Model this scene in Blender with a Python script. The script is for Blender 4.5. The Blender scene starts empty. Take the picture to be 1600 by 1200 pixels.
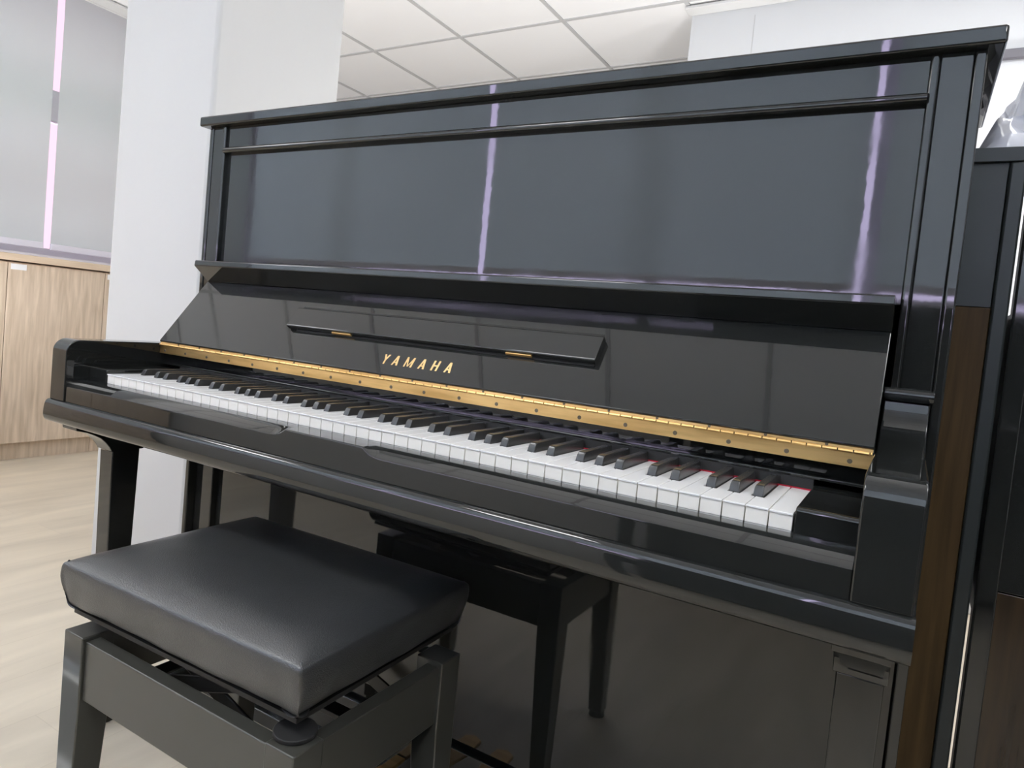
import bpy, bmesh, math, random
from mathutils import Vector, Matrix

random.seed(7)
S = bpy.context.scene
COL = S.collection

# ------------------------------------------------------------------ camera
cam_d = bpy.data.cameras.new('camera')
cam = bpy.data.objects.new('camera', cam_d)
COL.objects.link(cam)
cam.location = (1.3075, -0.7480, 0.8958)
cam.rotation_mode = 'XYZ'
cam.rotation_euler = (1.5198, -0.0959, 0.5377)
cam_d.sensor_width = 36.0
cam_d.lens = 1079.12 / 1600 * 36
cam_d.shift_x = 15.04 / 1600
cam_d.shift_y = -30.92 / 1600
cam_d.clip_start = 0.02
S.camera = cam

# ------------------------------------------------------------------ world, exposure
S.view_settings.view_transform = 'Standard'
S.view_settings.look = 'None'
S.view_settings.gamma = 1.0
S.view_settings.exposure = 0.40
S.view_settings.use_curve_mapping = False
S.cycles.max_bounces = 10
S.cycles.diffuse_bounces = 5
S.cycles.glossy_bounces = 6
S.cycles.transmission_bounces = 6
S.cycles.sample_clamp_indirect = 4.0
S.cycles.use_denoising = True

W = bpy.data.worlds.new('daylight'); S.world = W
W.use_nodes = True
bg = W.node_tree.nodes['Background']
# bright lilac sky towards the back windows (-y), a dimmer pink facade opposite the left windows (-x)
_n = W.node_tree.nodes; _l = W.node_tree.links
_tc = _n.new('ShaderNodeTexCoord'); _sp = _n.new('ShaderNodeSeparateXYZ'); _mr = _n.new('ShaderNodeMapRange')
_mr.inputs[1].default_value = -.75; _mr.inputs[2].default_value = -.60
_l.new(_tc.outputs['Generated'], _sp.inputs[0]); _l.new(_sp.outputs['X'], _mr.inputs[0])
_mx = _n.new('ShaderNodeMixRGB'); _mx.inputs[1].default_value = (1.15, 0.74, 0.94, 1); _mx.inputs[2].default_value = (6.4, 5.7, 8.4, 1)
_l.new(_mr.outputs[0], _mx.inputs[0]); _l.new(_mx.outputs[0], bg.inputs[0])
bg.inputs[1].default_value = 1.0

sun_d = bpy.data.lights.new('sun', 'SUN'); sun_d.energy = 9.0; sun_d.angle = math.radians(1.5)
sun_d.color = (1.0, 0.93, 0.86)
sun = bpy.data.objects.new('sun', sun_d); COL.objects.link(sun)
sun.rotation_euler = (math.radians(43), 0, math.radians(-21))

ROOM = dict(x0=-2.85, x1=4.2, y0=-2.0, y1=6.0, zc=2.4)
BW = dict(y=2.37, x=0.285)          # the wall behind the pianos

# ------------------------------------------------------------------ materials
def new_mat(name):
    m = bpy.data.materials.new(name); m.use_nodes = True
    return m, m.node_tree.nodes, m.node_tree.links, m.node_tree.nodes['Principled BSDF']

def plain(name, col, rough=0.5, ior=1.5, metal=0.0, bump=0.0, bscale=200.0, coat=0.0, var=0.0, vscale=6.0):
    m, n, l, b = new_mat(name)
    b.inputs['Base Color'].default_value = (*col, 1)
    b.inputs['Roughness'].default_value = rough
    b.inputs['IOR'].default_value = ior
    b.inputs['Metallic'].default_value = metal
    b.inputs['Coat Weight'].default_value = coat
    tc = n.new('ShaderNodeTexCoord')
    if var:
        t = n.new('ShaderNodeTexNoise'); t.inputs['Scale'].default_value = vscale
        t.inputs['Detail'].default_value = 4
        r = n.new('ShaderNodeMixRGB'); r.blend_type = 'MULTIPLY'; r.inputs[0].default_value = 1
        mr = n.new('ShaderNodeMapRange'); mr.inputs[3].default_value = 1 - var; mr.inputs[4].default_value = 1 + var
        l.new(tc.outputs['Object'], t.inputs['Vector']); l.new(t.outputs['Fac'], mr.inputs[0])
        r.inputs[1].default_value = (*col, 1); l.new(mr.outputs[0], r.inputs[2])
        l.new(r.outputs[0], b.inputs['Base Color'])
    if bump:
        t2 = n.new('ShaderNodeTexNoise'); t2.inputs['Scale'].default_value = bscale
        t2.inputs['Detail'].default_value = 3
        bp = n.new('ShaderNodeBump'); bp.inputs['Strength'].default_value = bump
        bp.inputs['Distance'].default_value = 0.002
        l.new(tc.outputs['Object'], t2.inputs['Vector']); l.new(t2.outputs['Fac'], bp.inputs['Height'])
        l.new(bp.outputs[0], b.inputs['Normal'])
    return m

def lacquer(name, col=(0.0155, 0.0168, 0.0162), rough=0.025, ior=1.62, wav=0.005):
    """Black polyester: mirror-like with a faint long ripple and a thin scuffed haze."""
    m, n, l, b = new_mat(name)
    b.inputs['Base Color'].default_value = (*col, 1)
    b.inputs['IOR'].default_value = ior
    tc = n.new('ShaderNodeTexCoord')
    t = n.new('ShaderNodeTexNoise'); t.inputs['Scale'].default_value = 55; t.inputs['Detail'].default_value = 2
    bp = n.new('ShaderNodeBump'); bp.inputs['Strength'].default_value = wav; bp.inputs['Distance'].default_value = 0.004
    l.new(tc.outputs['Object'], t.inputs['Vector']); l.new(t.outputs['Fac'], bp.inputs['Height'])
    l.new(bp.outputs[0], b.inputs['Normal'])
    t2 = n.new('ShaderNodeTexNoise'); t2.inputs['Scale'].default_value = 9; t2.inputs['Detail'].default_value = 6
    mr = n.new('ShaderNodeMapRange'); mr.inputs[1].default_value = .45; mr.inputs[2].default_value = .75
    mr.inputs[3].default_value = rough; mr.inputs[4].default_value = rough + 0.05
    l.new(tc.outputs['Object'], t2.inputs['Vector']); l.new(t2.outputs['Fac'], mr.inputs[0])
    l.new(mr.outputs[0], b.inputs['Roughness'])
    return m

M = {}
M['black'] = lacquer('black_polyester')
M['black_b'] = plain('bench_black_paint', (0.050, 0.050, 0.043), 0.30, 1.6)
M['sharp'] = plain('black_key_resin', (0.038, 0.038, 0.038), 0.26, 1.6)
M['ivory'] = plain('white_key_top', (0.90, 0.90, 0.90), 0.16, 1.5)
M['key_front'] = plain('white_key_front', (0.92, 0.89, 0.82), 0.3, 1.5)
M['key_wood'] = plain('key_wood', (0.50, 0.49, 0.47), 0.6)
M['felt'] = plain('red_felt', (0.42, 0.008, 0.03), 0.95, bump=.4, bscale=900)
M['gold'] = plain('gold_letter', (0.85, 0.60, 0.30), 0.3, metal=1.0)
M['screw'] = plain('screw_head', (0.16, 0.13, 0.09), 0.45, metal=0.6)
M['dark'] = plain('dark_recess', (0.01, 0.01, 0.01), 0.6)
M['rubber'] = plain('rubber_foot', (0.015, 0.015, 0.015), 0.7)
M['steel'] = plain('black_steel', (0.02, 0.02, 0.02), 0.4, metal=.3)
M['white_frame'] = plain('window_frame_white', (0.82, 0.80, 0.86), 0.4)
M['wall'] = plain('wall_paint', (0.67, 0.68, 0.69), 0.8, bump=.15, bscale=60, var=.015, vscale=2)
M['plaster'] = plain('pillar_plaster', (0.575, 0.575, 0.568), 0.75, bump=.7, bscale=11, var=.02, vscale=3)
M['trim'] = plain('white_trim', (0.72, 0.72, 0.71), 0.5)
M['dark_metal'] = plain('grey_rail', (0.13, 0.125, 0.145), 0.45)
M['satin'] = plain('satin_black', (0.022, 0.027, 0.027), 0.38, 1.45)
M['label'] = plain('white_label', (0.85, 0.86, 0.88), 0.4)
M['tbar'] = plain('ceiling_t_bar', (0.56, 0.56, 0.56), 0.6)

# brass with long brushed variation
m, n, l, b = new_mat('brass'); M['brass'] = m
b.inputs['Metallic'].default_value = 1.0; b.inputs['Roughness'].default_value = 0.36
tc = n.new('ShaderNodeTexCoord'); mp = n.new('ShaderNodeMapping'); mp.inputs['Scale'].default_value = (1.5, 16, 16)
t = n.new('ShaderNodeTexNoise'); t.inputs['Scale'].default_value = 5; t.inputs['Detail'].default_value = 6
r = n.new('ShaderNodeValToRGB')
r.color_ramp.elements[0].position = .3; r.color_ramp.elements[0].color = (0.66, 0.41, 0.15, 1)
r.color_ramp.elements[1].position = .6; r.color_ramp.elements[1].color = (0.94, 0.64, 0.27, 1)
l.new(tc.outputs['Object'], mp.inputs[0]); l.new(mp.outputs[0], t.inputs['Vector'])
l.new(t.outputs['Fac'], r.inputs[0]); l.new(r.outputs[0], b.inputs['Base Color'])

# leatherette
m, n, l, b = new_mat('black_leatherette'); M['leather'] = m
b.inputs['Base Color'].default_value = (0.036, 0.038, 0.040, 1); b.inputs['Roughness'].default_value = 0.31
b.inputs['IOR'].default_value = 1.75
tc = n.new('ShaderNodeTexCoord')
v = n.new('ShaderNodeTexVoronoi'); v.inputs['Scale'].default_value = 650
w = n.new('ShaderNodeTexNoise'); w.inputs['Scale'].default_value = 7; w.inputs['Detail'].default_value = 2
bp = n.new('ShaderNodeBump'); bp.inputs['Strength'].default_value = .35; bp.inputs['Distance'].default_value = .0008
bp2 = n.new('ShaderNodeBump'); bp2.inputs['Strength'].default_value = .25; bp2.inputs['Distance'].default_value = .012
l.new(tc.outputs['Object'], v.inputs['Vector']); l.new(tc.outputs['Object'], w.inputs['Vector'])
l.new(v.outputs['Distance'], bp.inputs['Height']); l.new(w.outputs['Fac'], bp2.inputs['Height'])
l.new(bp2.outputs[0], bp.inputs['Normal']); l.new(bp.outputs[0], b.inputs['Normal'])

def wood(name, c1, c2, scale, stretch, rough, rot=0, coords='Object'):
    m, n, l, b = new_mat(name)
    b.inputs['Roughness'].default_value = rough
    tc = n.new('ShaderNodeTexCoord'); mp = n.new('ShaderNodeMapping'); mp.inputs['Scale'].default_value = stretch
    t = n.new('ShaderNodeTexNoise'); t.inputs['Scale'].default_value = scale; t.inputs['Detail'].default_value = 8
    t.inputs['Distortion'].default_value = .4
    r = n.new('ShaderNodeValToRGB')
    r.color_ramp.elements[0].position = .32; r.color_ramp.elements[0].color = (*c1, 1)
    r.color_ramp.elements[1].position = .68; r.color_ramp.elements[1].color = (*c2, 1)
    l.new(tc.outputs[coords], mp.inputs[0]); l.new(mp.outputs[0], t.inputs['Vector'])
    l.new(t.outputs['Fac'], r.inputs[0]); l.new(r.outputs[0], b.inputs['Base Color'])
    return m
M['oak'] = wood('light_oak_laminate', (0.52, 0.41, 0.30), (0.72, 0.59, 0.46), 6, (9, 9, .7), .45)
M['oak_top'] = wood('light_oak_worktop', (0.60, 0.46, 0.33), (0.74, 0.60, 0.45), 6, (9, .7, 9), .45)
M['walnut'] = wood('dark_walnut', (0.036, 0.021, 0.008), (0.075, 0.045, 0.016), 5, (14, 14, .8), .5)
M['walnut'].node_tree.nodes['Principled BSDF'].inputs['IOR'].default_value = 1.28
M['rosewood'] = wood('dark_rosewood', (0.02, 0.012, 0.007), (0.04, 0.024, 0.012), 5, (14, 14, .8), .2)

# vinyl plank floor
m, n, l, b = new_mat('vinyl_planks'); M['floor'] = m
b.inputs['Roughness'].default_value = .42
tc = n.new('ShaderNodeTexCoord')
rot = n.new('ShaderNodeMapping'); rot.inputs['Rotation'].default_value = (0, 0, math.pi / 2)
br = n.new('ShaderNodeTexBrick')
br.inputs['Scale'].default_value = 1; br.inputs['Brick Width'].default_value = 1.2; br.inputs['Row Height'].default_value = .18
br.inputs['Mortar Size'].default_value = .0012; br.inputs['Mortar Smooth'].default_value = .3
br.inputs['Color1'].default_value = (0.67, 0.60, 0.485, 1); br.inputs['Color2'].default_value = (0.695, 0.622, 0.50, 1)
br.inputs['Mortar'].default_value = (0.62, 0.55, 0.44, 1)
l.new(tc.outputs['Object'], rot.inputs[0]); l.new(rot.outputs[0], br.inputs['Vector'])
mp = n.new('ShaderNodeMapping'); mp.inputs['Scale'].default_value = (3.2, .6, 1)
t = n.new('ShaderNodeTexNoise'); t.inputs['Scale'].default_value = 3; t.inputs['Detail'].default_value = 9; t.inputs['Distortion'].default_value = .6
mr = n.new('ShaderNodeMapRange'); mr.inputs[1].default_value = .3; mr.inputs[2].default_value = .7
mr.inputs[3].default_value = .84; mr.inputs[4].default_value = 1.07
mx = n.new('ShaderNodeMixRGB'); mx.blend_type = 'MULTIPLY'; mx.inputs[0].default_value = 1
l.new(tc.outputs['Object'], mp.inputs[0]); l.new(mp.outputs[0], t.inputs['Vector']); l.new(t.outputs['Fac'], mr.inputs[0])
l.new(br.outputs[0], mx.inputs[1]); l.new(mr.outputs[0], mx.inputs[2]); l.new(mx.outputs[0], b.inputs['Base Color'])

# ceiling tiles
M['ceil'] = plain('mineral_ceiling_tile', (0.93, 0.93, 0.93), .9, bump=.1, bscale=400)

# roller blind: woven cloth that lets daylight through
m = bpy.data.materials.new('blind_fabric'); m.use_nodes = True; M['blind'] = m
n = m.node_tree.nodes; l = m.node_tree.links; n.clear()
o = n.new('ShaderNodeOutputMaterial'); d = n.new('ShaderNodeBsdfDiffuse'); tr = n.new('ShaderNodeBsdfTranslucent')
d.inputs[0].default_value = (0.80, 0.83, 0.85, 1); tr.inputs[0].default_value = (0.60, 0.81, 0.67, 1)
mix = n.new('ShaderNodeMixShader'); mix.inputs[0].default_value = .42
l.new(d.outputs[0], mix.inputs[1]); l.new(tr.outputs[0], mix.inputs[2]); l.new(mix.outputs[0], o.inputs[0])

# window glass
m = bpy.data.materials.new('window_glass'); m.use_nodes = True; M['glass'] = m
n = m.node_tree.nodes; l = m.node_tree.links; n.clear()
o = n.new('ShaderNodeOutputMaterial'); g = n.new('ShaderNodeBsdfGlossy'); g.inputs['Roughness'].default_value = .01
tr = n.new('ShaderNodeBsdfTransparent'); tr.inputs[0].default_value = (.95, .95, .96, 1)
fr = n.new('ShaderNodeFresnel'); fr.inputs[0].default_value = 1.45
mix = n.new('ShaderNodeMixShader'); l.new(fr.outputs[0], mix.inputs[0]); l.new(tr.outputs[0], mix.inputs[1]); l.new(g.outputs[0], mix.inputs[2])
l.new(mix.outputs[0], o.inputs[0])

# clear plastic sheet
m = bpy.data.materials.new('clear_plastic'); m.use_nodes = True; M['plastic'] = m
n = m.node_tree.nodes; l = m.node_tree.links; n.clear()
o = n.new('ShaderNodeOutputMaterial'); g = n.new('ShaderNodeBsdfPrincipled')
g.inputs['Base Color'].default_value = (.62, .64, .72, 1); g.inputs['Roughness'].default_value = .10
tr = n.new('ShaderNodeBsdfTransparent'); mix = n.new('ShaderNodeMixShader'); mix.inputs[0].default_value = .55
l.new(tr.outputs[0], mix.inputs[1]); l.new(g.outputs[0], mix.inputs[2]); l.new(mix.outputs[0], o.inputs[0])

def emit(name, col, s):
    m = bpy.data.materials.new(name); m.use_nodes = True
    n = m.node_tree.nodes; l = m.node_tree.links; n.clear()
    o = n.new('ShaderNodeOutputMaterial'); e = n.new('ShaderNodeEmission')
    e.inputs[0].default_value = (*col, 1); e.inputs[1].default_value = s; l.new(e.outputs[0], o.inputs[0])
    return m
M['led'] = emit('led_diffuser', (1.0, 1.0, 1.0), 12.5)

# ------------------------------------------------------------------ mesh helpers
def tag(o, label=None, cat=None, group=None, kind=None):
    if label: o['label'] = label
    if cat: o['category'] = cat
    if group: o['group'] = group
    if kind: o['kind'] = kind
    return o

def empty(name, loc=(0, 0, 0), rz=0.0):
    o = bpy.data.objects.new(name, None); COL.objects.link(o)
    o.location = loc; o.rotation_euler = (0, 0, rz); o.empty_display_size = .05
    return o

class MB:
    """collects shapes, then links them as one mesh object"""
    def __init__(s): s.bm = bmesh.new()
    def box(s, x0, x1, y0, y1, z0, z1, mi=0):
        vs = [s.bm.verts.new((x, y, z)) for x in (x0, x1) for y in (y0, y1) for z in (z0, z1)]
        for a in ((0, 1, 3, 2), (4, 6, 7, 5), (0, 4, 5, 1), (2, 3, 7, 6), (0, 2, 6, 4), (1, 5, 7, 3)):
            f = s.bm.faces.new([vs[i] for i in a]); f.material_index = mi
        return s
    def frus(s, b, t, z0, z1, mi=0):
        """box whose bottom rect b=(x0,x1,y0,y1) and top rect t differ"""
        vs = [s.bm.verts.new(p) for p in ((b[0], b[2], z0), (b[1], b[2], z0), (b[1], b[3], z0), (b[0], b[3], z0),
                                           (t[0], t[2], z1), (t[1], t[2], z1), (t[1], t[3], z1), (t[0], t[3], z1))]
        for a in ((0, 3, 2, 1), (4, 5, 6, 7), (0, 1, 5, 4), (1, 2, 6, 5), (2, 3, 7, 6), (3, 0, 4, 7)):
            f = s.bm.faces.new([vs[i] for i in a]); f.material_index = mi
        return s
    def prof(s, pts, a0, a1, axis='x', mi=0, smooth=None):
        """closed profile extruded along an axis. axis x: pts are (y,z); axis z: (x,y); axis y: (x,z)"""
        def P(p, a):
            return {'x': (a, p[0], p[1]), 'y': (p[0], a, p[1]), 'z': (p[0], p[1], a)}[axis]
        A = [s.bm.verts.new(P(p, a0)) for p in pts]; B = [s.bm.verts.new(P(p, a1)) for p in pts]
        k = len(pts)
        fs = [s.bm.faces.new(A), s.bm.faces.new(B[::-1])]
        for i in range(k):
            fs.append(s.bm.faces.new([A[i], B[i], B[(i + 1) % k], A[(i + 1) % k]]))
        for f in fs: f.material_index = mi
        return s
    def cyl(s, p, q, r, seg=16, r2=None, mi=0):
        p = Vector(p); q = Vector(q); d = q - p
        mtx = Matrix.Translation((p + q) / 2) @ d.to_track_quat('Z', 'Y').to_matrix().to_4x4()
        g = bmesh.ops.create_cone(s.bm, cap_ends=True, segments=seg, radius1=r, radius2=r if r2 is None else r2, depth=d.length, matrix=mtx)
        for v in g['verts']:
            for f in v.link_faces: f.material_index = mi
        return s
    def bar(s, p, q, w, h, up=(0, 0, 1), mi=0):
        p = Vector(p); q = Vector(q); d = (q - p).normalized(); u = Vector(up)
        sd = d.cross(u).normalized(); u = sd.cross(d)
        vs = [s.bm.verts.new(e + sd * a * w / 2 + u * c * h / 2) for e in (p, q) for a, c in ((-1, -1), (1, -1), (1, 1), (-1, 1))]
        for a in ((0, 1, 2, 3), (7, 6, 5, 4), (0, 4, 5, 1), (1, 5, 6, 2), (2, 6, 7, 3), (3, 7, 4, 0)):
            f = s.bm.faces.new([vs[i] for i in a]); f.material_index = mi
        return s
    def build(s, name, mats, parent=None, bevel=0.0, seg=2, angle=30, loc=None):
        bmesh.ops.recalc_face_normals(s.bm, faces=s.bm.faces)
        me = bpy.data.meshes.new(name)
        if loc is not None:
            bmesh.ops.translate(s.bm, verts=s.bm.verts, vec=-Vector(loc))
        s.bm.to_mesh(me); s.bm.free()
        for mm in (mats if isinstance(mats, (list, tuple)) else [mats]): me.materials.append(M[mm])
        me.polygons.foreach_set('use_smooth', [True] * len(me.polygons))
        o = bpy.data.objects.new(name, me); COL.objects.link(o)
        if loc is not None: o.location = loc
        if parent: o.parent = parent
        if bevel:
            md = o.modifiers.new('bevel', 'BEVEL'); md.width = bevel; md.segments = seg
            md.limit_method = 'ANGLE'; md.angle_limit = math.radians(angle); md.harden_normals = True
        else:
            # sharp edges by angle
            bm = bmesh.new(); bm.from_mesh(me)
            for e in bm.edges:
                if len(e.link_faces) == 2 and e.calc_face_angle(0) > math.radians(angle): e.smooth = False
            bm.to_mesh(me); bm.free()
        wn = o.modifiers.new('face_weight', 'WEIGHTED_NORMAL'); wn.keep_sharp = True; wn.weight = 100; wn.mode = 'FACE_AREA'
        return o

def box(name, x0, x1, y0, y1, z0, z1, mat, parent=None, bevel=0.0, seg=2):
    return MB().box(x0, x1, y0, y1, z0, z1).build(name, mat, parent, bevel, seg)

def arc(cx, cy, r, a0, a1, k=8, ry=None):
    ry = r if ry is None else ry
    return [(cx + r * math.cos(math.radians(a0 + (a1 - a0) * i / k)), cy + ry * math.sin(math.radians(a0 + (a1 - a0) * i / k))) for i in range(k + 1)]

# ------------------------------------------------------------------ the room
X0, X1, Y0, Y1, ZC = ROOM['x0'], ROOM['x1'], ROOM['y0'], ROOM['y1'], ROOM['zc']
def struct(o): o['kind'] = 'structure'; return o
struct(box('floor', X0 - .3, X1 + .3, Y0 - .3, Y1 + .3, -.1, 0, 'floor'))
CX0 = -2.56                                     # the ceiling stops short of the window wall (blind pocket)

# ceiling tiles and T-bars on a 0.6 m grid
LEDS = [(-.315, -1.339), (-2.115, -1.339), (1.485, -1.339), (2.685, .461), (1.485, 1.061)]
mb = MB(); tb = MB()
xs = [CX0] + [-2.115 + .6 * i for i in range(0, 11)] + [X1]
ys = [Y0] + [-1.939 + .6 * i for i in range(0, 14)] + [Y1]
for i in range(len(xs) - 1):
    for j in range(len(ys) - 1):
        if any(abs(xs[i] - a) < .01 and abs(ys[j] - c) < .01 for a, c in LEDS): continue
        mb.box(xs[i] + .001, xs[i + 1] - .001, ys[j] + .001, ys[j + 1] - .001, ZC + .006, ZC + .03)
struct(mb.build('ceiling', 'ceil'))
for x in xs: tb.box(x - .009, x + .009, Y0, Y1, ZC, ZC + .006)
for y in ys: tb.box(CX0, X1, y - .0089, y + .0089, ZC + .0004, ZC + .0064)
struct(tb.build('ceiling_grid', 'tbar'))
struct(box('ceiling_slab', X0 - .3, X1 + .3, Y0 - .3, Y1 + .3, 2.80, 2.9, 'wall'))
# pocket fascia above the blinds and the perimeter trim along it
struct(box('trim_1', CX0 - .02, CX0, Y0, Y1, ZC - .012, 2.80, 'trim'))
struct(box('trim_2', CX0, CX0 + .10, Y0, Y1, ZC - .010, ZC - .001, 'trim'))


# walls with window openings. opening list: (a0, a1) along the wall; sill z 1.05, head z 2.70
SILL, HEAD = 1.05, 2.74
def window_wall(name, axis, pos, out, a0, a1, openings, n0, jt):
    """a wall on the line axis=pos, openings as (start, end), outward direction out=-1/+1"""
    def B(mb, u0, u1, d0, d1, z0, z1):
        lo, hi = sorted((pos + d0 * out, pos + d1 * out))
        if axis == 'x': mb.box(lo, hi, u0, u1, z0, z1)
        else: mb.box(u0, u1, lo, hi, z0, z1)
    mb = MB(); T = .22
    B(mb, a0, a1, 0, T, 0, SILL); B(mb, a0, a1, 0, T, HEAD, 2.80)
    cuts = [a0] + [v for o in openings for v in o] + [a1]
    for i in range(0, len(cuts), 2):
        if cuts[i + 1] - cuts[i] > .001: B(mb, cuts[i], cuts[i + 1], 0, T, SILL, HEAD)
    struct(mb.build(name, 'wall'))
    for k, (u0, u1) in enumerate(openings):
        fr = MB(); D0, D1 = .06, .12
        B(fr, u0, u1, D0, D1, SILL, SILL + .05); B(fr, u0, u1, D0, D1, HEAD - .05, HEAD)
        B(fr, u0, u0 + .05, D0, D1, SILL + .05, HEAD - .05); B(fr, u1 - .05, u1, D0, D1, SILL + .05, HEAD - .05)
        if axis == 'x': B(fr, u0 + .05, u1 - .05, D0, D1, 1.80, 1.97)
        for q in jt:
            c = u0 + (u1 - u0) * q; B(fr, c - .03, c + .03, D0 + .005, D1 - .005, SILL + .05, HEAD - .05)
        w = struct(fr.build('window_%d' % (n0 + k), 'white_frame', None, .003))
        gl = MB(); B(gl, u0 + .05, u1 - .05, .085, .091, SILL + .05, HEAD - .05)
        g = gl.build('window_glass', 'glass', w)
# left wall (the window wall in the photo)
window_wall('wall_left', 'x', X0, -1, Y0, Y1, [(-1.9, .20), (.30, 2.30), (2.4, 4.3)], 1, (.24, .76))
window_wall('wall_back', 'y', Y0, -1, X0, X1, [(-2.82, 1.95), (2.05, 4.1)], 4, (.2, .62, .8243))
struct(box('wall_right', X1, X1 + .2, Y0, Y1, 0, 2.8, 'wall'))
struct(box('wall_front', X0, X1, Y1, Y1 + .2, 0, 2.8, 'wall'))
mb = MB(); mb.box(BW['x'], X1, BW['y'], BW['y'] + .12, 0, ZC)
struct(mb.build('wall_panelled', 'wall', None, .004))
struct(box('trim_3', .5625, .5655, BW['y'] - .0015, BW['y'], 0, ZC - .05, 'tbar'))
struct(box('trim_4', BW['x'] - .012, X1, BW['y'] - .075, BW['y'] - .001, ZC - .016, ZC - .002, 'trim', None, .003))
struct(MB().box(1.38, X1, BW['y'] - .02, BW['y'], 2.052, 2.088).build('trim_5', 'dark_metal', None, .004))

# sill boards
struct(box('trim_6', X0, -2.62, Y0, Y1, 1.035, 1.05, 'white_frame'))
struct(box('trim_7', X0, X1, Y0, Y0 + .10, 1.125, 1.165, 'white_frame', None, .004))
# pillar
pl = MB().box(-.907, -.450, .50, .975, 0, ZC)
P = pl.build('pillar', 'plaster', None, .012, 3); P['kind'] = 'structure'

# ------------------------------------------------------------------ roller blinds
def blind(axis, pos, u0, u1, inward, zbot, label, group):
    r = empty('roller_blind', (pos, (u0 + u1) / 2, zbot) if axis == 'x' else ((u0 + u1) / 2, pos, zbot),
              0 if axis == 'x' else math.pi / 2 * -1 * 1)
    tag(r, label, 'blind', group)
    h = (u1 - u0) / 2; top = 2.70 - zbot
    mb = MB(); k = 24
    vs = []
    for i in range(k + 1):
        row = []
        for j in range(9):
            u = -h + 2 * h * i / k
            off = .0025 * math.sin(i * .9 + pos) + .0015 * math.sin(j * 1.3 + i * .35)
            row.append(mb.bm.verts.new((off, u, .03 + (top - .03) * j / 8)))
        vs.append(row)
    for i in range(k):
        for j in range(8): mb.bm.faces.new([vs[i][j], vs[i + 1][j], vs[i + 1][j + 1], vs[i][j + 1]])
    c = mb.build('blind_cloth', 'blind', r)
    b = MB().box(-.008, .008, -h, h, 0, .034).build('bottom_bar', 'white_frame', r, .003); b['label'] = 'white bottom bar'
    MB().cyl((0, -h, top + .02), (0, h, top + .02), .022, 20).build('roller_tube', 'white_frame', r)
    return r
BX = -2.72
blind('x', BX, -1.88, -.34, 1, 1.085, 'white roller blind at left wall, far left beyond the photo edge', None)
blind('x', BX, -.30, 1.167, 1, 1.085, 'white roller blind at the left edge of the photo, left of the pink gap', None)
blind('x', BX, 1.202, 2.72, 1, 1.085, 'white roller blind between the pink gap and the pillar', None)
blind('x', BX, 2.76, 4.26, 1, 1.085, 'white roller blind hidden behind the pillar', None)
BY = Y0 + .07
gaps = [-2.80, -.80, 1.10, 3.02]
blind('y', BY, -2.715, -.815, 1, 1.19, 'white blind reflected in the left half of the piano panel', None)
blind('y', BY, -.775, 1.065, 1, 1.19, 'white blind reflected in the right half of the piano panel', None)
blind('y', BY, 1.135, 3.05, 1, 1.19, 'white blind on the wall behind the viewer, right of the last gap', None)
blind('y', BY, 3.09, 4.15, 1, 1.19, 'white blind in the corner behind the viewer', None)

# ------------------------------------------------------------------ ceiling LED panels
for i, (x, y) in enumerate(LEDS):
    r = empty('ceiling_light', (x + .3, y + .3, ZC))
    lab = ['over the piano bench', 'by the window wall behind the viewer', 'behind the viewer to the right', 'right of the pianos',
           'over the neighbouring piano'][i]
    tag(r, 'square white ceiling light panel ' + lab, 'light')
    MB().box(-.297, .297, -.297, -.280, .007, .03).box(-.297, .297, .280, .297, .007, .03)\
        .box(-.297, -.280, -.280, .280, .007, .03).box(.280, .297, -.280, .280, .007, .03).build('frame', 'trim', r)
    MB().box(-.280, .280, -.280, .280, .012, .02).build('diffuser', 'led', r)

# ------------------------------------------------------------------ added fill uplights, out of view, that brighten the ceiling
def uplight(x, y, power, label):
    r = empty('fill_uplight', (x, y, 0)); tag(r, label, 'lamp')
    MB().cyl((0, 0, 0), (0, 0, .02), .13, 32).build('base', 'trim', r, .003)
    mb = MB(); k = 32; prof = [(.10, .0205), (.15, .16), (.19, .30), (.186, .30), (.146, .163), (.10, .03)]
    rings = [[mb.bm.verts.new((a * math.cos(2 * math.pi * i / k), a * math.sin(2 * math.pi * i / k), z)) for i in range(k)] for a, z in prof]
    for p, q in zip(rings, rings[1:]):
        for i in range(k): mb.bm.faces.new([p[i], p[(i + 1) % k], q[(i + 1) % k], q[i]])
    mb.build('reflector', 'trim', r)
    ld = bpy.data.lights.new('fill_lamp', 'AREA'); ld.shape = 'DISK'; ld.size = .28; ld.energy = power; ld.color = (1, .99, 1)
    lo = bpy.data.objects.new('fill_lamp', ld); COL.objects.link(lo); lo.parent = r
    lo.location = (0, 0, .29); lo.rotation_euler = (math.pi, 0, 0)
uplight(-.05, 1.55, 14, 'added fill uplight standing behind the piano near the pillar')
uplight(1.0, 1.50, 10, 'added fill uplight behind the middle of the piano, facing the panelled wall')
uplight(-2.2, .12, 16, 'added fill uplight by the window cabinets, left of the bench and out of frame')
uplight(2.75, 1.45, 15, 'added fill uplight behind the piano at the right photo edge')

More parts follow.
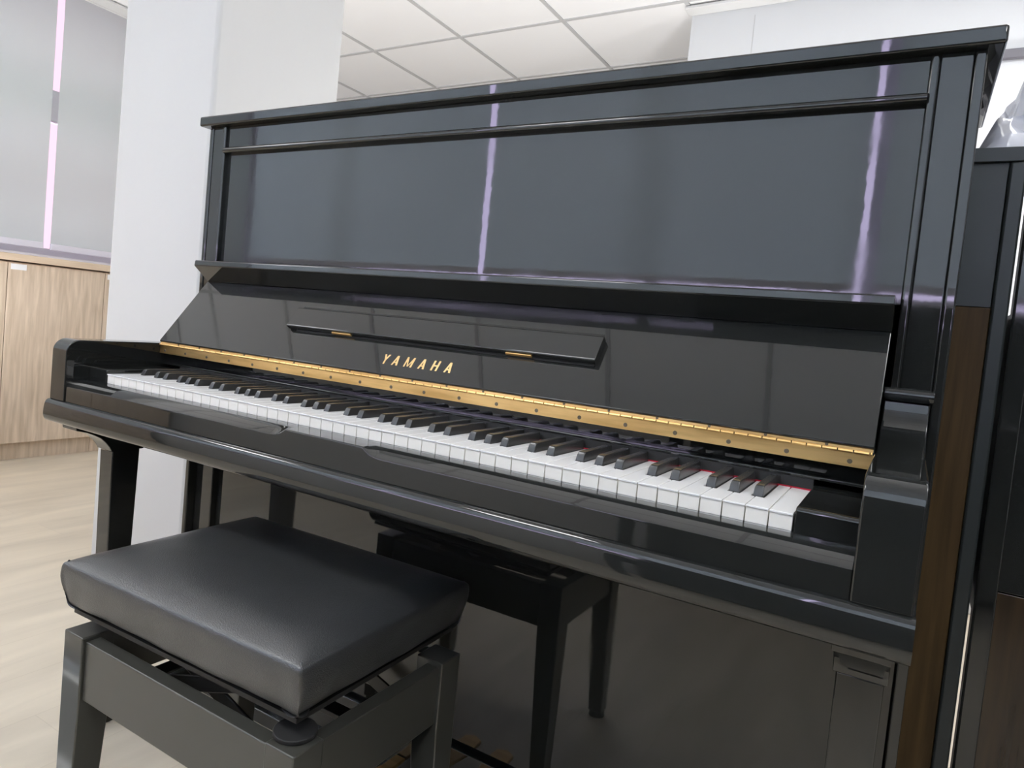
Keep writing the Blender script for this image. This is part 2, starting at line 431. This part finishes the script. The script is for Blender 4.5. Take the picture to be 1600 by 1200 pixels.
# ------------------------------------------------------------------ storage cabinets under the windows
CF = -2.50
def cabinet(y0, y1, label):
    r = empty('storage_cabinet', (-2.7, (y0 + y1) / 2, 0)); o = (-2.7, (y0 + y1) / 2, 0)
    tag(r, label, 'cabinet', None)
    MB().box(X0 + .02, CF - .018, y0 + .001, y1 - .001, .09, .995).build('body', 'oak', r, .001, loc=None).location = -Vector(o)
    d = MB().box(CF - .018, CF, y0 + .0015, y1 - .0015, .093, .990).build('door', 'oak', r, .0015); d.location = -Vector(o)
    q = MB().box(X0 + .02, CF - .05, y0 + .001, y1 - .001, 0, .09).build('plinth', 'oak', r); q.location = -Vector(o)
    lb = MB().box(CF, CF + .001, y0 + .012, y0 + .082, .957, .985).build('label_card', 'label', d); lb['label'] = 'small white blank label card'
    return r
cy = .912
edges = [cy + .47 * k for k in range(-6, 7)]
labs = {5: 'light oak cabinet at the left photo edge, only a strip of its door showing',
        6: 'light oak cabinet with white label card on its door, left of the pillar',
        7: 'light oak cabinet just beside the pillar, mostly hidden'}
ords = ['against the wall behind the viewer', 'second from the wall behind the viewer', 'third from the wall behind the viewer',
        'fourth from the wall behind the viewer', 'next but one to the photo edge']
for k in range(len(edges) - 1):
    cabinet(edges[k], edges[k + 1], labs.get(k) or ('light oak cabinet under the windows, ' + ords[k] if k < 5 else
            'light oak cabinet hidden behind the pillar, ' + {8: 'first', 9: 'second', 10: 'third', 11: 'last'}[k]))
wt = box('worktop', X0 + .02, CF + .02, edges[0], edges[-1], 1.0, 1.034, 'oak_top', None, .002)
tag(wt, 'light oak worktop running along the cabinets under the windows', 'worktop')

# ------------------------------------------------------------------ THE PIANO
piano = empty('upright_piano', (.611, .3, 0))
tag(piano, 'glossy black upright piano with open keyboard lid, brass hinge and gold lettering', 'piano')
PO = Vector((.611, .3, 0))
def part(mb, name, mat, bevel=.0015, seg=2, parent=None, label=None, angle=30):
    o = mb.build(name, mat, parent or piano, bevel, seg, angle)
    if parent is None: o.location = -PO
    if label: o['label'] = label
    return o
CXP = .611
def mir(x): return 2 * CXP - x

# lid
part(MB().box(CXP - .752, CXP + .752, .252, .595, 1.289, 1.3105), 'lid', 'black', .0035, 3)
# side boards: upper front edge y .268
for s in (-1, 1):
    xa, xb = CXP + s * .722, CXP + s * .7345
    part(MB().box(min(xa, xb), max(xa, xb), .268, .590, .03, 1.289), 'side_board', 'black', .0025, 3)
    # stile beside the upper panel
    xa, xb = CXP + s * .686, CXP + s * .7215
    part(MB().box(min(xa, xb), max(xa, xb), .2695, .300, .66, 1.289), 'stile', 'black', .002, 3)
    # rounded moulding between panel and stile
    xa, xb = CXP + s * .676, CXP + s * .686
    part(MB().box(min(xa, xb), max(xa, xb), .2655, .290, .66, 1.289), 'panel_moulding', 'black', .003, 3)
# upper panel + the raised band above the rail
part(MB().box(CXP - .676, CXP + .676, .276, .292, .975, 1.2355).box(CXP - .676, CXP + .676, .272, .292, 1.2355, 1.289), 'upper_panel', 'black', .001)
part(MB().prof([(.277, 1.228)] + arc(.2655, 1.2345, .0062, 270, 90, 10) + [(.277, 1.241)], CXP - .6765, CXP + .6765), 'panel_rail', 'black', 0, angle=50)
# music ledge: nose and raked underside
part(MB().prof([(.290, .984), (.2105, .9818), (.2088, .9805), (.2072, .9702), (.2080, .9688), (.2435, .9385), (.290, .9385)],
               CXP - .6705, CXP + .6705), 'music_ledge', 'black', .0012)
# back
part(MB().box(CXP - .7215, CXP + .7215, .56, .585, .03, 1.288), 'back_board', 'dark', 0)

# ---- fallboard (open, leaning back)
A = Vector((0, .138, .802)); Bt = Vector((0, .241, .936))
u = (Bt - A).normalized(); nn = Vector((0, -u.z, u.y))      # outward = forward/up
def fbp(s, t): q = A + u * s + nn * t; return (q.y, q.z)
prof = [fbp(0.002, 0), fbp(0.0005, -.0008), fbp(0, -.003), fbp(0.001, -.016), fbp(.160, -.016), fbp(.172, -.012), fbp(.1745, -.006), fbp(.1735, -.002), fbp(.170, 0)]
fall = part(MB().prof(prof, CXP - .6700, CXP + .6700), 'fallboard', 'black', .0012, 2)
def fbw(x, s, t):
    q = A + u * s + nn * t; return (x, q.y, q.z)
def onfb(mb, name, mat, bevel=0, seg=2, parent=None, label=None):
    o = mb.build(name, mat, parent or fall, bevel, seg)
    if label: o['label'] = label
    return o
# letters
def letter(ch, cx):
    h, w, st = .0198, .0118, .0034
    s0 = .0205; z = s0 + h
    polys = []
    if ch == 'Y':
        polys = [[(-.0017, 0), (.0017, 0), (.0017, .0085), (-.0017, .0085)],
                 [(-.0017, .0085), (.0017, .0085), (-.0026, h), (-.0063, h)], [(-.0017, .0085), (.0017, .0085), (.0063, h), (.0026, h)]]
    if ch == 'A':
        polys = [[(-.0065, 0), (-.0031, 0), (.0009, h), (-.0018, h)], [(.0028, 0), (.0067, 0), (.0021, h), (-.0018, h)],
                 [(-.0030, .0045), (.0030, .0045), (.0024, .0073), (-.0024, .0073)]]
    if ch == 'M':
        polys = [[(-.0083, 0), (-.0053, 0), (-.0053, h), (-.0083, h)], [(.0050, 0), (.0086, 0), (.0086, h), (.0050, h)],
                 [(-.0083, h), (-.0050, h), (.0008, .001), (-.0010, .001)], [(.0053, h), (.0086, h), (.0010, .001), (-.0006, .001)]]
    if ch == 'H':
        polys = [[(-.0065, 0), (-.0029, 0), (-.0029, h), (-.0065, h)], [(.0029, 0), (.0065, 0), (.0065, h), (.0029, h)],
                 [(-.0029, .0085), (.0029, .0085), (.0029, .0113), (-.0029, .0113)]]
    mb = MB()
    for k, p in enumerate(polys):
        t1 = .0004 + .00002 * k
        a = [mb.bm.verts.new(fbw(cx + x, s0 + y, .0001)) for x, y in p]; c = [mb.bm.verts.new(fbw(cx + x, s0 + y, t1)) for x, y in p]
        mb.bm.faces.new(a); mb.bm.faces.new(c)
        for i in range(len(p)): mb.bm.faces.new([a[i], a[(i + 1) % len(p)], c[(i + 1) % len(p)], c[i]])
    onfb(mb, 'letter', 'gold')
for ch, cx in zip('YAMAHA', (.5455, .5685, .5962, .6240, .6500, .6765)): letter(ch, cx)
# music desk flap, closed on the fallboard
mb = MB()
def quadprism(mb, pts, x0, x1):
    mb.prof([fbp(s, t) for s, t in pts], x0, x1)
quadprism(mb, [(.0700, .0125), (.0685, .0115), (.0685, .0015), (.1135, .0015), (.1135, .0115), (.1120, .0125)], .2835, .918)
onfb(mb, 'music_desk', 'black', .0008)
mb = MB(); quadprism(mb, [(.1212, .0002), (.1252, .0002), (.1252, .0006), (.1212, .0006)], .282, .912)
quadprism(mb, [(.0650, .0002), (.0690, .0002), (.0690, .0018), (.0650, .0018)], .305, .915)
onfb(mb, 'desk_seat_line', 'dark')
for hx in (.4225, .7905):
    mb = MB(); quadprism(mb, [(.0662, .003), (.0684, .003), (.0684, .007), (.0662, .007)], hx - .023, hx + .023)
    mb.cyl(fbw(hx - .0225, 0.0672, .0074), fbw(hx + .0225, .0672, .0074), .0010, 10)
    onfb(mb, 'desk_hinge', 'brass', label='small brass hinge')

# ---- continuous brass hinge under the fallboard
HX0, HX1 = CXP - .6695, CXP + .6695
mb = MB()
mb.prof([(.1415, .8005), (.1412, .7962), (.1450, .7962), (.1450, .8005)], HX0, HX1)      # upper leaf
mb.prof([(.1405, .7930), (.1405, .7765), (.1430, .7765), (.1430, .7930)], HX0, HX1)      # lower leaf
x = HX0
while x < HX1 - .001:
    x2 = min(x + .0167, HX1); mb.cyl((x + .0006, .1400, .7943), (x2 - .0006, .1400, .7943), .0020, 12); x = x2
hinge = part(mb, 'brass_hinge', 'brass', 0, label='long brass piano hinge with screws')
hinge.location = -PO
for k in range(20):
    xx = 1.258 - .0683 * k
    if xx < HX0 + .01: break
    o = MB().cyl((xx, .1408, .7828), (xx, .1398, .7828), .0030, 14, r2=.0026).build('screw', 'screw', hinge)
for k in range(20):
    xx = 1.232 - .0683 * k
    if xx < HX0 + .01: break
    MB().cyl((xx, .1418, .7985), (xx, .1408, .7985), .0020, 12, r2=.0018).build('screw', 'screw', hinge)
# name rail behind hinge, recess, and the ledge over the key tails
part(MB().prof([(.1445, .7765), (.1445, .7990), (.170, .7990), (.170, .7765)], CXP - .6705, CXP + .6705), 'hinge_rail', 'black', .0006)
part(MB().prof([(.1705, .7990), (.1705, .757), (.185, .757), (.185, .7990)], CXP - .6705, CXP + .6705), 'recess_board', 'black', .0005)
part(MB().prof([(.1512, .7528), (.1512, .7560), (.1530, .7572), (.1704, .7572), (.1704, .7528)], CXP - .6705, CXP + .6705), 'key_tail_ledge', 'black', .0005)
part(MB().box(-.0002, 1.2222, .1500, .1560, .7405, .7527), 'felt_strip', 'dark', 0)
part(MB().box(-.001, 1.223, .1493, .156, .7365, .7404), 'red_felt', 'felt', 0, label='red felt strip behind the keys')

# ---- keys
K = .0235
blk = [i for i in range(1, 52) if (i == 1) or ((i - 2) % 7 in (1, 2, 4, 5, 6) and i > 2)]
off = {}
for i in blk:
    r = (i - 2) % 7
    off[i] = {1: -.0022, 2: .0022, 4: -.0026, 5: 0, 6: .0026}[r]
for i in range(52):
    a, c = i * K + .0006, (i + 1) * K - .0006
    nl = (i * K + off[i] + .0070) if i in off else a
    nr = ((i + 1) * K + off[i + 1] - .0070) if (i + 1) in off else c
    YN = .0515
    pts = [(a, -.0012), (c, -.0012), (c, YN), (nr, YN), (nr, .1490), (nl, .1490), (nl, YN), (a, YN)]
    q = []
    for pnt in pts:
        if not q or (abs(q[-1][0] - pnt[0]) + abs(q[-1][1] - pnt[1])) > 1e-6: q.append(pnt)
    mb = MB(); dz = random.uniform(-.00012, .00012)
    mb.prof(q, .7368 + dz, .739 + dz, 'z')
    q2 = [(x_, max(y_, .0002)) for x_, y_ in q]
    mb.prof(q2, .7210, .7367 + dz, 'z', 1)
    mb.box(a + .0003, c - .0003, .0006, .0500, .7165, .7209, 2)
    o = mb.build('white_key', ['ivory', 'key_front', 'key_wood'], piano, .0005, 2, 40); o.location = -PO
for i in blk:
    x = i * K + off[i]; y0 = .0530; mb = MB()
    # lofted body: base 11.5 mm, top 9.4 mm, sloped rounded nose
    secs = [(y0, .7375, .0058, .0058, 0), ]
    def ring(y, zt, hb, ht, rr):
        zb = .7375
        pts = [(-hb, zb), (-ht - (hb - ht) * .12, zt - rr)] + [(-ht + rr - rr * math.cos(math.radians(t)), zt - rr + rr * math.sin(math.radians(t))) for t in (25, 55, 90)]
        pts += [(-p[0], p[1]) for p in pts[::-1]]
        return [mb.bm.verts.new((x + p[0], y, p[1])) for p in pts]
    R = []
    for yy, zt in ((0, None), (.0035, .7478), (.0052, .7500), (.0080, .7510), (.0140, .7512), (.0960, .7512)):
        if zt is None:
            R.append(ring(y0, .7400, .0056, .0052, .001))
        else:
            R.append(ring(y0 + yy * 1.0, zt, .0057, .0046 + (.7512 - zt) * .12, .0016))
    for p, q in zip(R, R[1:]):
        for j in range(len(p)): mb.bm.faces.new([p[j], p[(j + 1) % len(p)], q[(j + 1) % len(p)], q[j]])
    mb.bm.faces.new(R[0]); mb.bm.faces.new(R[-1][::-1])
    o = mb.build('black_key', 'sharp', piano, 0, angle=28); o.location = -PO
part(MB().box(.001, 1.221, .020, .24, .690, .7160), 'key_frame', 'key_wood', 0)

# ---- cheek blocks at both ends of the keys
for s in (-1, 1):
    xa, xb = CXP + s * .6125, CXP + s * .6705
    z0, z1 = .7, .7465
    mb = MB().prof([(.1505, z0), (.1505, z1)] + arc(.004, z1 - .005, .005, 90, 180, 5) + [(-.001, z0)], min(xa, xb), max(xa, xb))
    part(mb, 'cheek_block', 'black', .0012, 2)
    # small dark filler beside the outermost key
    xa, xb = CXP + s * .6708, CXP + s * .7210
    # arm: rounded front top, flat top, scroll rising to the bead
    top, fy = .797, -.046
    prof = [(fy, .679)] + arc(fy + .024, top - .024, .024, 180, 90, 10) + [(.168, top)]
    prof += [(.2605 - .072 * math.cos(math.radians(t)) - .0, .797 + .054 * (1 - math.cos(math.radians(t))) if False else .797 + .054 * math.sin(math.radians(t)) ** 2 * 1.0) for t in ()]
    cxx, czz, rx, rz = .168, .853, .088, .056
    prof += [(cxx + rx * math.sin(math.radians(t)), czz - rz * math.cos(math.radians(t))) for t in range(8, 84, 8)]
    prof += [(.2565, .8530), (.2665, .8530), (.2665, .679)]
    part(MB().prof(prof, min(xa, xb), max(xa, xb)), 'arm', 'black', .0018, 3, angle=35)
    xa, xb = CXP + s * .6700, CXP + s * .7245
    pr = [(.2665, .8535)] + arc(.2500, .8618, .0082, 270, 90, 10) + [(.2665, .870)]
    part(MB().prof(pr, min(xa, xb), max(xa, xb)), 'arm_bead', 'black', .0008, 2, angle=40)

# ---- key slip with its two long finger bevels
sl = MB()
def slip(x0, x1, bev):
    if bev: pts = [(-.0435, .680), (-.0435, .7055), (-.0428, .7080), (-.0405, .7102), (-.0310, .7155), (-.0225, .7196), (-.0185, .7204), (-.0035, .7204), (-.0035, .680)]
    else:   pts = [(-.0435, .680), (-.0435, .7165), (-.0428, .7188), (-.0405, .7200), (-.0310, .7203), (-.0225, .7204), (-.0185, .72042), (-.0035, .72043), (-.0035, .680)]
    return [(p[0], p[1]) for p in pts]
stations = [(CXP - .6700, 1), (.500, 1), (.512, .94), (.522, .75), (.530, .4), (.536, 0), (.686, 0), (.692, .4), (.700, .75), (.710, .94), (.722, 1), (CXP + .6700, 1)]
A1, B1 = slip(0, 0, True), slip(0, 0, False)
rings = []
for x, w in stations:
    rings.append([sl.bm.verts.new((x, a[0] * w + b_[0] * (1 - w), a[1] * w + b_[1] * (1 - w))) for a, b_ in zip(A1, B1)])
for p, q in zip(rings, rings[1:]):
    for j in range(len(p)): sl.bm.faces.new([p[j], q[j], q[(j + 1) % len(p)], p[(j + 1) % len(p)]])
sl.bm.faces.new(rings[0]); sl.bm.faces.new(rings[-1][::-1])
part(sl, 'key_slip', 'black', 0, angle=24)
# ---- key bed and its rounded front rail
pr = [(-.0345, .6798), (-.0440, .6795), (-.0480, .6783), (-.0510, .6758), (-.0527, .6720), (-.0538, .6670), (-.0546, .6610), (-.0550, .6550), (-.0549, .6490), (-.0538, .6440), (-.0515, .6400), (-.0475, .6370), (-.0420, .6350), (-.0350, .6342), (0.0, .6340), (0.0, .6795)]
part(MB().prof(pr, CXP - .7235, CXP + .7235), 'front_rail', 'black', 0, angle=38)
part(MB().box(CXP - .7200, CXP + .7200, .0005, .300, .6345, .6785), 'key_bed', 'black', .001)

# ---- legs with corbels
for s in (-1, 1):
    xa, xb = sorted((CXP + s * .663, CXP + s * .7075))
    lg = MB()
    lg.frus((xa + .003, xb - .003, .058, .100), (xa, xb, .0505, .1075), .045, .575)
    leg = part(lg, 'leg', 'black', .002, 2)
    cb = MB().prof([(-.026, .6342), (-.024, .6225), (-.016, .6205), (-.002, .6165), (.012, .6105), (.024, .6035), (.034, .594), (.042, .584), (.0465, .5755), (.113, .5755), (.1155, .5790), (.1155, .6342)], xa - .003, xb + .003)
    cb.build('corbel', 'black', leg, .001)
    MB().box(xa - .004, xb + .004, .040, .118, .0, .045).build('toe_block', 'black', leg, .002)
# toe pieces back to the body
    part(MB().box(xa - .002, xb + .002, .119, .267, 0, .045), 'toe', 'black', .002)

# ---- lower front: stiles, panel, bottom rail
YL = .303
for s in (-1, 1):
    xa, xb = sorted((CXP + s * .662, CXP + s * .7213))
    part(MB().box(xa, xb, .288, .330, .03, .634), 'lower_stile', 'black', .002)
part(MB().box(CXP - .6610, CXP + .6610, YL, YL + .018, .135, .634), 'lower_panel', 'black', .001)
part(MB().box(CXP - .6610, CXP + .6610, .290, .330, .03, .130), 'bottom_rail', 'black', .002)
part(MB().box(CXP - .7345, CXP + .7345, .268, .60, 0.0, .0295), 'plinth', 'black', .002)
# pedals
for k in (-1, 0, 1):
    mb = MB(); x = CXP + .02 + k * .075
    mb.prof([(x - .011, .289), (x - .012, .25), (x - .021, .205), (x - .019, .178), (x, .168), (x + .019, .178), (x + .021, .205), (x + .012, .25), (x + .011, .289)], .062, .069, 'z')
    part(mb, 'pedal', 'brass', .0025, 3, label='brass pedal')

# ------------------------------------------------------------------ the bench
bench = empty('piano_bench', (.53, -.04, 0), 0)
tag(bench, 'black adjustable piano bench with padded leatherette seat in front of the piano', 'bench')
bx0, bx1, by0, by1, bt = .293 - .53, .768 - .53, -.205 + .04, .125 + .04, .400
LG = .047
for sx in (0, 1):
    for sy in (0, 1):
        x0 = bx0 if sx == 0 else bx1 - LG; y0 = by0 if sy == 0 else by1 - LG
        tx = LG * .30
        b_ = (x0 + (tx if sx else 0), x0 + LG - (0 if sx else tx), y0 + (tx if sy else 0), y0 + LG - (0 if sy else tx))
        mb = MB().frus(b_, (x0, x0 + LG, y0, y0 + LG), .014, .30).box(x0, x0 + LG, y0, y0 + LG, .30, bt)
        bmesh.ops.remove_doubles(mb.bm, verts=mb.bm.verts, dist=1e-5)
        lg = mb.build('leg', 'black_b', bench, .0018, 2)
        cx, cyy = (b_[0] + b_[1]) / 2, (b_[2] + b_[3]) / 2
        MB().cyl((cx, cyy, 0), (cx, cyy, .0138), .0185, 20, r2=.0165).build('foot_pad', 'rubber', lg)
RT, RB, RI = bt - .006, .308, .005
MB().box(bx0 + LG, bx1 - LG, by0 + RI, by0 + RI + .022, RB, RT).build('apron', 'black_b', bench, .0015)
MB().box(bx0 + LG, bx1 - LG, by1 - RI - .022, by1 - RI, RB, RT).build('apron', 'black_b', bench, .0015)
MB().box(bx1 - RI - .022, bx1 - RI, by0 + LG, by1 - LG, RB, RT).build('apron', 'black_b', bench, .0015)
MB().box(bx0 + RI, bx0 + RI + .022, by0 + LG, by1 - LG, RB, RT).build('apron', 'black_b', bench, .0015)
# round knob block at the near right corner
# seat: padded cushion with soft edges
sw, sdp = .478, .348
sc = bpy.data.meshes.new('seat_cushion')
bm = bmesh.new()
NX, NY = 28, 20
def sgrid(i, j, top):
    fx = -1 + 2 * i / NX; fy = -1 + 2 * j / NY
    # crowd samples towards the edge
    fx = math.sin(fx * math.pi / 2) ; fy = math.sin(fy * math.pi / 2)
    ex = max(0, abs(fx) - .0); d = min(1 - abs(fx), (1 - abs(fy)) * sdp / sw) * sw / 2
    zt = .014 * (1 - max(0, 1 - d / .055) ** 2.4)
    zt += .003 * (1 - fx * fx) * (1 - fy * fy)
    return fx * sw / 2, fy * sdp / 2, zt
zs = .509
tv = [[None] * (NY + 1) for _ in range(NX + 1)]
for i in range(NX + 1):
    for j in range(NY + 1):
        x, y, z = sgrid(i, j, 1); tv[i][j] = bm.verts.new((x, y, zs - .0125 + z))
for i in range(NX):
    for j in range(NY): bm.faces.new([tv[i][j], tv[i + 1][j], tv[i + 1][j + 1], tv[i][j + 1]])
loop = [tv[i][0] for i in range(NX + 1)] + [tv[NX][j] for j in range(1, NY + 1)] + [tv[i][NY] for i in range(NX - 1, -1, -1)] + [tv[0][j] for j in range(NY - 1, 0, -1)]
prev = loop
cuts = [(.0026, -.003), (.0036, -.010), (.0030, -.020), (.0012, -.033), (-.0018, -.046), (-.0045, -.057), (-.0090, -.0645), (-.0180, -.0665), (-.0400, -.0665)]
for k, (o_, dz) in enumerate(cuts):
    ring_ = []
    for idx, v0 in enumerate(loop):
        x, y = v0.co.x, v0.co.y
        onx = abs(abs(x) - sw / 2) < 1e-5; ony = abs(abs(y) - sdp / 2) < 1e-5
        wr = .0009 * math.sin(idx * 1.7 + k * .6) + .0012 * math.sin(idx * .55 + k * .9)
        w_ = o_ + wr * (k > 1)
        nx_ = x + ((w_ if x > 0 else -w_) if onx else 0); ny_ = y + ((w_ if y > 0 else -w_) if ony else 0)
        ring_.append(bm.verts.new((nx_, ny_, zs - .0125 + dz)))
    for a in range(len(loop)):
        bm.faces.new([prev[a], ring_[a], ring_[(a + 1) % len(loop)], prev[(a + 1) % len(loop)]])
    prev = ring_
bm.faces.new(prev)
bmesh.ops.recalc_face_normals(bm, faces=bm.faces)
bm.to_mesh(sc); bm.free()
sc.materials.append(M['leather']); sc.polygons.foreach_set('use_smooth', [True] * len(sc.polygons))
seat = bpy.data.objects.new('seat_cushion', sc); COL.objects.link(seat); seat.parent = bench
seat.location = (.5160 - .53, -.026 + .04, 0); seat.rotation_euler = (0, 0, math.radians(1.2))
sb = seat.modifiers.new('sub', 'SUBSURF'); sb.levels = 1; sb.render_levels = 1
# corner seams
for sx in (-1, 1):
    for sy in (-1, 1):
        mb = MB(); cx, cyy = sx * (sw / 2 - .0006), sy * (sdp / 2 - .0006)
        pts = [(cx - sx * .004, cyy - sy * .004, zs - .010), (cx - sx * .0012, cyy - sy * .0012, zs - .016), (cx - sx * .0014, cyy - sy * .0014, zs - .030), (cx - sx * .0040, cyy - sy * .0040, zs - .050), (cx - sx * .0085, cyy - sy * .0085, zs - .068)]
        for p, q in zip(pts, pts[1:]): mb.cyl(p, q, .0016, 8)
        mb.build('corner_seam', 'leather', seat)
MB().box(-sw / 2 + .012, sw / 2 - .012, -sdp / 2 + .012, sdp / 2 - .012, .4210, .4272).build('seat_board', 'dark', seat)
# lifting scissors under the seat
for k, y in enumerate((-.105, .105)):
    mb = MB()
    mb.bar((-.16, y, .325), (.10, y, .410), .004, .022, up=(0, 0, 1)); mb.bar((.16, y + .006, .325), (-.10, y + .006, .410), .004, .022)
    mb.build('scissor_arm', 'steel', bench, .001)
for x in (-.165, .165):
    MB().box(x - .015, x + .015, by0 + .028, by1 - .028, .318, .322).build('cross_bar', 'steel', bench, .001)
for x in (-.10, .10):
    MB().box(x - .015, x + .015, -.13, .13, .4135, .4205).build('lift_bar', 'steel', bench, .001)
MB().box(-.165, .165, -.012, .012, .345, .352).cyl((.165, 0, .3485), (bx1 - .03, 0, .3485), .006, 12).build('screw_rod', 'steel', bench, .0008)
MB().cyl((bx1 - LG / 2 - .010, by0 + LG / 2 + .010, bt + .0005), (bx1 - LG / 2 - .010, by0 + LG / 2 + .010, bt + .006), .026, 28).build('corner_pad', 'rubber', bench, .001)

# ------------------------------------------------------------------ the neighbouring piano
NP = empty('upright_piano', (2.12, .62, 0))
tag(NP, 'black upright piano at the very right edge of the photo, beside the brown board', 'piano')
NO = Vector((2.12, .62, 0))
def npart(mb, name, mat, bevel=.002, label=None):
    o = mb.build(name, mat, NP, bevel, 2); o.location = -NO
    if label: o['label'] = label
    return o
NY0 = .42; nx0 = 1.3495
npart(MB().box(1.4170, 2.88, NY0 - .004, .50, 1.190, 1.210).box(1.46, 2.88, .501, .80, 1.190, 1.210), 'lid', 'black', .001)
npart(MB().box(1.4170, 1.4420, NY0 - .006, .445, 0, 1.189), 'stile', 'black', .003)
npart(MB().box(1.4175, 1.4590, .4455, .70, .560, .985), 'arm', 'black', .002)
npart(MB().box(1.4600, 1.4800, .446, .78, 0, 1.189), 'side_board', 'black', .002)
npart(MB().box(1.4425, 2.86, NY0 + .008, NY0 + .024, .60, 1.189), 'upper_panel', 'black', .001)
npart(MB().box(1.4425, 2.86, NY0 + .010, NY0 + .024, .02, .598), 'lower_panel', 'rosewood', .001)
npart(MB().box(1.4805, 2.86, .446, .78, .02, 1.188), 'case', 'black', .001)
SP = empty('dark_board', (1.381, .6, 0))
tag(SP, 'narrow upright dark board with brown lower part, squeezed between the two pianos', 'board')
def spart(mb, name, mat, bevel=.001, label=None):
    o = mb.build(name, mat, SP, bevel, 2); o.location = (-1.381, -.6, 0)
    if label: o['label'] = label
spart(MB().box(nx0, 1.4125, NY0 - .004, .78, 1.1903, 1.210), 'cap', 'satin')
spart(MB().box(nx0, 1.3925, NY0 + .003, .78, .9900, 1.190), 'upper_board', 'satin')
spart(MB().box(nx0, 1.3925, NY0 + .002, .78, .0, .9895), 'lower_board', 'walnut', .001, 'walnut brown lower board')
spart(MB().box(1.3930, 1.4125, NY0 - .003, .78, 0, 1.190), 'edge_strip', 'satin', .003)

# crumpled clear plastic cover lying on it
mb = MB(); NXp, NYp = 26, 14; g = []
rnd = random.Random(3)
for i in range(NXp + 1):
    row = []
    for j in range(NYp + 1):
        x = 1.362 + .012 * i + (.02 * (i - 6) if i > 6 else 0) + rnd.uniform(-.006, .006); y = .45 + .30 * j / NYp + rnd.uniform(-.006, .006)
        e = math.sin(math.pi * j / NYp) * (1 - math.exp(-(i + .3) / 1.6))
        z = 1.213 + e * (.13 + .04 * math.sin(i * .8 + j * .5) + rnd.uniform(-.03, .03))
        row.append(mb.bm.verts.new((x, y, z)))
    g.append(row)
for i in range(NXp):
    for j in range(NYp):
        mb.bm.faces.new([g[i][j], g[i + 1][j], g[i + 1][j + 1]]); mb.bm.faces.new([g[i][j], g[i + 1][j + 1], g[i][j + 1]])
pc = mb.build('plastic_cover', 'plastic', None, 0, angle=60, loc=(1.68, .6, 1.2105))
tag(pc, 'crumpled clear plastic cover lying on top of the neighbouring piano', 'cover')
sd = pc.modifiers.new('solid', 'SOLIDIFY'); sd.thickness = .0006

# ------------------------------------------------------------------ small piano against the wall behind the viewer (added out of view, to darken the reflections)
BP = empty('upright_piano', (1.33, -1.62, 0))
tag(BP, 'added closed black upright piano behind the viewer, under the windows of the back wall', 'piano')
BO = Vector((1.33, -1.62, 0))
def bpart(mb, name, bevel=.003):
    o = mb.build(name, 'black', BP, bevel, 2); o.location = -BO; return o
bpart(MB().box(.60, 2.06, -1.89, -1.57, 1.095, 1.118), 'lid')
bpart(MB().box(.62, 2.04, -1.88, -1.60, .03, 1.094), 'case')
for xa in (.605, 2.022): bpart(MB().box(xa, xa + .034, -1.885, -1.585, 0, 1.094), 'side_board')
bpart(MB().prof([(-1.59, .60), (-1.59, .80), (-1.36, .76), (-1.30, .72), (-1.30, .60)], .645, 2.015), 'fallboard')
for xa in (.605, 2.022):
    bpart(MB().prof([(-1.585, .58), (-1.585, .80), (-1.33, .79), (-1.29, .75), (-1.29, .58)], xa, xa + .034), 'arm')
    bpart(MB().frus((xa, xa + .034, -1.345, -1.305), (xa - .002, xa + .036, -1.36, -1.30), 0, .58), 'leg')

# ------------------------------------------------------------------ tall closed piano to the right of the viewer (added out of view, to cut the light from that side)
RP = empty('upright_piano', (3.3, -.7, 0))
tag(RP, 'added closed black upright piano standing right of the viewer against the right wall', 'piano')
RO = Vector((3.3, -.7, 0))
def rpart(mb, name, bevel=.003):
    o = mb.build(name, 'black', RP, bevel, 2); o.location = -RO; return o
rpart(MB().box(2.95, 3.50, -1.47, .07, 1.285, 1.310), 'lid')
rpart(MB().box(3.02, 3.48, -1.44, .04, .03, 1.284), 'case')
for ya in (-1.465, .043): rpart(MB().box(3.00, 3.49, ya, ya + .022, 0, 1.284), 'side_board')
rpart(MB().prof([(3.015, .60), (3.015, .80), (2.75, .76), (2.68, .72), (2.68, .60)], -1.41, .01, 'y'), 'fallboard')
for ya in (-1.465, .031):
    rpart(MB().prof([(3.01, .58), (3.01, .80), (2.70, .79), (2.66, .75), (2.66, .58)], ya, ya + .034, 'y'), 'arm')
    rpart(MB().frus((2.69, 2.74, ya, ya + .034), (2.68, 2.75, ya - .002, ya + .036), 0, .578), 'leg')
